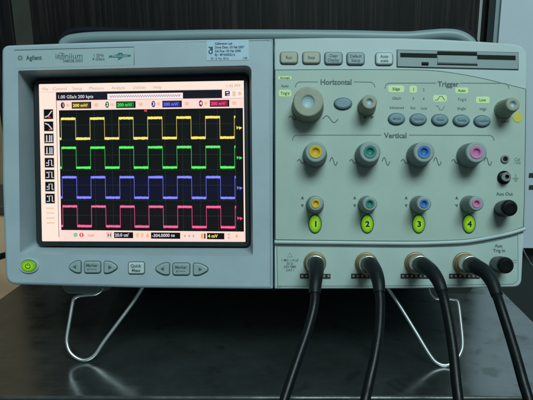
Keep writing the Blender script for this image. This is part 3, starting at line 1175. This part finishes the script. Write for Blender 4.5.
# knobs (base centre, cap radius, base radius, depth)
def knob(name, cu, cv, d, rb, rt, body, ring_m=None, cap=None, ribs=28):
    bu, bv = VU + (cu - VU) * (1 - d / DIST), VV + (cv - VV) * (1 - d / DIST)
    k = 1 - d / DIST
    rt *= k
    root = empty(name)
    root.parent = scope
    b = MB()
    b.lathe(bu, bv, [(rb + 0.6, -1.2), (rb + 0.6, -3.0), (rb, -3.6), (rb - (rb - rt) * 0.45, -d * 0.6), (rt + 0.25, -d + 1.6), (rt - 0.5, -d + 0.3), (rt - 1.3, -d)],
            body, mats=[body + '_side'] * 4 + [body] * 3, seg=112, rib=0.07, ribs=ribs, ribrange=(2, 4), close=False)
    if cap is None:
        ci = rt * 0.42
        b.lathe(bu, bv, [(rt - 1.3, -d), (ci + 0.7, -d), (ci, -d + 0.4)], body, close=False)
        b.build('body', root)
        c = MB()
        c.lathe(bu, bv, [(ci, -d + 0.4), (ci * 0.85, -d + 1.4), (ci * 0.5, -d + 2.2), (0.0, -d + 2.4)], 'knob_top', close=False)
        c.build('dimple', root)
    else:
        co = rt * 0.62
        ci = rt * 0.36
        b.lathe(bu, bv, [(rt - 1.3, -d), (co, -d)], body, close=False)
        b.build('body', root)
        c = MB()
        c.lathe(bu, bv, [(co, -d), (co, -d - 0.5), (co - 0.4, -d - 0.7), (ci + 0.5, -d - 0.6), (ci, -d - 0.3), (ci * 0.9, -d + 0.8), (ci * 0.55, -d + 1.5), (0, -d + 1.7)],
                'cap_' + cap, mats=['cap_' + cap] * 4 + ['dimple_' + cap] * 3, close=False)
        c.build('coloured_cap', root)
    return root


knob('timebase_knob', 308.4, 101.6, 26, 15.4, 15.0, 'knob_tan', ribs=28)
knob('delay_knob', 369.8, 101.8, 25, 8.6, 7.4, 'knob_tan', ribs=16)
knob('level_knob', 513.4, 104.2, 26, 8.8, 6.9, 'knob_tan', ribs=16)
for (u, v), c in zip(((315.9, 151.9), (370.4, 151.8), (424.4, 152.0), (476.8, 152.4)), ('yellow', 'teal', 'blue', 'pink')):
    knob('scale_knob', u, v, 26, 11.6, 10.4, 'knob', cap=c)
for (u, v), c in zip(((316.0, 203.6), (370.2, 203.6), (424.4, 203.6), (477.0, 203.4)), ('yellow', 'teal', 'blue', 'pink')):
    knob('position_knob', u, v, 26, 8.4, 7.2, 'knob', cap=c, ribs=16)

# lit channel buttons
for u, s in ((315.2, '1'), (367.2, '2'), (418.5, '3'), (468.7, '4')):
    b = MB()
    v = 224.0
    b.lathe(u, v, [(1.1, -1.25), (1.1, -1.5), (0.98, -1.6)], 'groove', ru=6.2, rv=8.8, close=False)
    b.lathe(u, v, [(0.99, -1.2), (0.97, -2.8), (0.92, -3.4), (0.84, -3.8), (0.74, -4.1), (0.62, -4.3), (0.48, -4.4), (0.32, -4.46), (0.0, -4.5)], 'lit_7', ru=6.0, rv=8.7, mats=LIT, close=False)
    b.text(s, u, v, 7.6, -4.7, 'lit_ink', 'C', 0.05, 1.05)
    b.build('channel_button', scope)

# round yellow sticker by the level knob
b = MB()
b.prism(ell(517.6, 117.6, 4.9, 5.0), -1.6, -1.2, 'yellow_dot')
b.build('round_sticker', scope)

# cal lug and ground post
b = MB()
b.lathe(504.6, 159.3, [(4.2, -1.2), (4.2, -2.4), (3.6, -3.0), (2.4, -3.0), (2.2, -2.0), (0, -1.9)], 'steel', mats=['foot', 'foot', 'steel', 'drive_dark', 'drive_dark'], close=False)
b.build('calibration_lug', scope)
b = MB()
b.lathe(503.6, 177.6, [(6.6, -1.2), (6.6, -2.6), (5.8, -3.2), (4.4, -3.2), (4.4, -9.0), (3.9, -10.4), (2.0, -10.4), (1.7, -8.0), (0, -7.8)], 'steel',
        mats=['cap_black', 'cap_black', 'cap_black', 'steel', 'steel', 'steel', 'drive_dark', 'drive_dark'], close=False)
b.build('ground_post', scope)

# ---- connector panel (set back a little below the ridge)
cp = rounded([(274.6, 243.4), (525.0, 243.4), (522.6, 287.0), (400, 288.8), (274.6, 289.2)], [0, 0, 8, 0, 1])
b = MB()
lowcurve = [(u, v) for u, v in low][::-1]        # left to right under the control bezel
cpo = lowcurve + rounded([(525.2, 229.6), (522.6, 287.2), (400, 288.8), (274.6, 289.2), (274.6, 250)], [0, 8, 0, 1, 0])[1:-1]
b.prism(cpo, 2.0, 45, 'bezel_pale', r=1.6)
inset_o = curve2([(277.2, 246.6), (340, 247.2), (400, 247.8), (430, 247.4), (462, 246.2), (480, 244.0), (497, 241.0), (510, 237.8), (518.6, 235.4)], 4) + rounded([(520.4, 236), (518.6, 284.0), (400, 285.8), (277.2, 286.2)], [0, 7, 0, 1])[1:]
b.poly(inset(inset_o, -0.5), 1.85, 'groove')
b.poly(inset_o, 1.7, 'panel_low')
CD = 1.55
b.stroke([(290, 252.6), (287.6, 257.0), (292.4, 257.0)], 0.6, CD, 'ink_soft', True)
for s, v, in (('1 MΩ ~14 pF', 260.2), ('50 Ω', 263.6), ('≤5V RMS', 266.8), ('CAT I', 270.2)):
    b.text(s, 290, v, 3.4, CD, 'ink', 'C', 0.015, 0.95)
b.text('Aux', 499.6, 245.8, 4.6, CD, 'ink', 'C', 0.025)
b.text('Trig In', 500.0, 250.6, 4.6, CD, 'ink', 'C', 0.025)
b.stroke([(513.4, 260.4), (517.8, 260.4)], 0.5, CD, 'ink_soft')
b.stroke([(513.4, 262.6), (517.8, 262.6)], 0.5, CD, 'ink_soft')
b.build('connector_panel', scope)

# black caps on the auxiliary sockets
for cu, cv in ((510.6, 208.0), (506.8, 265.6)):
    d = 24
    k = 1 - d / DIST
    u, v = VU + (cu - VU) * k, VV + (cv - VV) * k
    b = MB()
    b.lathe(u, v, [(7.6, 1.4), (7.6, -5), (8.1, -6), (8.1, -d + 4), (7.6, -d + 1.6), (6.4, -d + 0.3), (4.5, -d), (4.0, -d + 0.5), (0, -d + 0.6)], 'cap_black', seg=96, rib=0.14, ribs=24, ribrange=(2, 4), close=False)
    b.build('socket_cap', scope)

# channel sockets, contact strips
SOCK = [(315.2, 263.2), (366.6, 263.6), (416.2, 263.4), (464.8, 263.6)]
for i, (u, v) in enumerate(SOCK):
    b = MB()
    b.lathe(u, v, [(11.4, 1.6), (11.4, 0.6), (10.8, -0.4), (9.9, -0.9), (9.7, -5.5), (9.0, -6.2), (8.2, -6.2), (8.2, -0.5), (6.4, -0.5), (6.2, -11.0), (5.6, -11.4), (0, -11.4)], 'brass', seg=64, close=False)
    b.build('channel_socket', scope)
    b = MB()
    cx = u + 0.4
    b.prism([(cx - 15.4, 273.8), (cx + 15.2, 274.0), (cx + 15.2, 278.6), (cx - 15.4, 278.4)], 0.9, 1.6, 'pin_dark')
    for k in range(7):
        x = cx - 13.2 + k * 4.4
        b.prism([(x - 1.0, 275.0), (x + 1.0, 275.0), (x + 1.0, 277.2), (x - 1.0, 277.2)], 0.5, 0.9, 'pin')
    b.build('contact_strip', scope)

# ---- feet with wire legs
def bail(img, dtop, dbot, ytop, ybot, foot_img):
    b = MB()
    q = [at(x, y, 30)[:2] for x, y in foot_img]
    b.prism(rounded(q, 4), 22, 62, 'foot', r=2)
    f = b.build('front_foot', scope)
    b = MB()
    pts = []
    for x, y in img:
        t = (y - ytop) / (ybot - ytop)
        pts.append(at(x, y, dtop + (dbot - dtop) * max(0, min(1, t))))
    b.tube(pts, 1.75, 'chrome', seg=14, sub=8)
    b.build('wire_leg', f)


bail([(102.5, 287.5), (100.5, 291.0), (95.0, 294.2), (86, 295.0), (78.4, 296.2), (74.2, 299), (72.6, 304), (69.8, 320), (67.0, 337), (67.4, 345), (70.2, 352), (76.0, 357.4), (83, 360.0), (90.0, 358.6), (96.4, 353.2), (105.2, 340), (132, 304), (143, 287), (147, 281)],
     34, 24, 288, 360, [(61, 280), (105, 280), (100, 293.4), (69, 292.8)])
bail([(430, 288), (431.5, 293), (436, 298.0), (445, 298.6), (452.4, 298.9), (456.6, 300.4), (458.8, 305), (461.0, 322.5), (462.8, 342.5), (461.2, 352), (455.8, 360.4), (446.6, 365.2), (437.8, 363.2), (430.2, 355.2), (415.4, 331), (400.2, 306.2), (388, 288), (384, 281)],
     34, 15, 288, 365, [(428, 281), (474, 281), (467, 294.2), (434, 294.6)])

# ================================================================== CABLES
def cable(idx, sock, bootpts, wirepts, label, r_wire=4.3):
    root = empty('coaxial_cable', (0, 0, 0), -TILT)
    tag(root, label, 'cable', 'black coaxial cables plugged into the oscilloscope')
    u, v = sock
    b = MB()
    b.lathe(u, v, [(7.0, -1.0), (8.0, -1.0), (8.0, -6.5), (8.6, -7.5), (8.9, -12.5), (8.9, -21.0), (8.4, -22.2), (7.4, -22.6), (7.0, -25.0)], 'steel', seg=64, rib=0.12, ribs=30, ribrange=(3, 4), close=True)
    b.build('bayonet_plug', root)
    boot = [(u, v, -21.0), (u + (bootpts[0][0] - u) * 0.35, v + (bootpts[0][1] - v) * 0.25, -28)] + list(bootpts)
    b = MB()
    b.tube(boot, lambda t: (8.4 - 3.3 * t ** 1.2) if t > 0.06 else 7.6 + t * 11, 'boot', seg=26, sub=10)
    # relief rings near the boot's tail
    P = catmull([Vector(p) for p in boot], 10)
    b.build('strain_relief', root)
    e = Vector(boot[-1])
    pe = Vector(boot[-2])
    st = tuple(e + (pe - e) * 0.25)
    b = MB()
    b.tube([st] + list(wirepts), r_wire, 'cable', seg=20, sub=12)
    b.build('wire', root)
    return root


def im(px, py, d):
    return at(px, py, d)


cable(0, SOCK[0], [im(316.6, 266, -38), im(316.4, 274, -50), im(315.6, 283, -58), im(314.8, 294, -64)],
      [im(314.2, 306, -70), im(308.0, 330, -80), im(298.4, 358, -92), im(289.6, 384, -102), im(281, 412, -112), im(268, 470, -122), im(262, 560, -124)],
      'black coaxial cable at the left end of the row, plugged in below channel button 1', 4.0)
cable(1, SOCK[1], [im(371.6, 265.5, -38), im(376.0, 273, -50), im(378.6, 282, -58), im(379.8, 293, -64)],
      [im(380.4, 306, -70), im(379.0, 332, -82), im(374.6, 359, -94), im(369.0, 384, -104), im(363.4, 410, -114), im(352, 470, -122), im(346, 560, -124)],
      'black coaxial cable second from left, plugged in below channel button 2', 4.2)
cable(2, SOCK[2], [im(424.6, 265.8, -37), im(432.0, 271.5, -49), im(438.2, 280.5, -58), im(442.6, 292, -65)],
      [im(444.6, 300, -70), im(449.6, 325, -82), im(453.6, 352, -94), im(456.4, 380, -106), im(459.4, 410, -116), im(462, 470, -124), im(464, 560, -126)],
      'black coaxial cable passing in front of the right wire leg', 4.3)
cable(3, SOCK[3], [im(476.0, 266.4, -37), im(485.6, 272.4, -49), im(492.6, 282.5, -58), im(497.4, 295.5, -66)],
      [im(500.4, 305, -72), im(508.4, 330, -84), im(516.0, 355, -96), im(523.2, 381, -108), im(531, 410, -118), im(540, 470, -124), im(546, 560, -126)],
      'black coaxial cable at the right end of the row, plugged in below channel button 4', 4.3)

# ---- two cords glimpsed past the sides of the instrument
def cord(name, pts, r, m, label):
    b = MB()
    b.tube(pts, r, m, seg=12, sub=10)
    o = b.build(name, metres=True)
    return tag(o, label, 'cord')


M['grey_cord'] = mat('grey_cord_plastic', (0.30, 0.34, 0.33), 0.45)
cord('power_cord', [tuple(on_y(-40, 238, 0.36)), tuple(on_y(-12, 258, 0.33)), tuple(on_y(2, 256, 0.31)), tuple(on_y(20, 250, 0.29)), tuple(on_y(40, 240, 0.285))], 0.0042, 'rubber',
     'black cord crossing in front of the low tan cupboard')
cord('thin_cord', [tuple(on_y(505, 228, 0.30)), tuple(on_y(520, 244, 0.31)), tuple(on_y(527, 257, 0.33)), tuple(on_y(534, 266, 0.36)), tuple(on_y(560, 278, 0.40))], 0.0012, 'grey_cord',
     'thin pale grey cord curving beside the right edge of the oscilloscope')
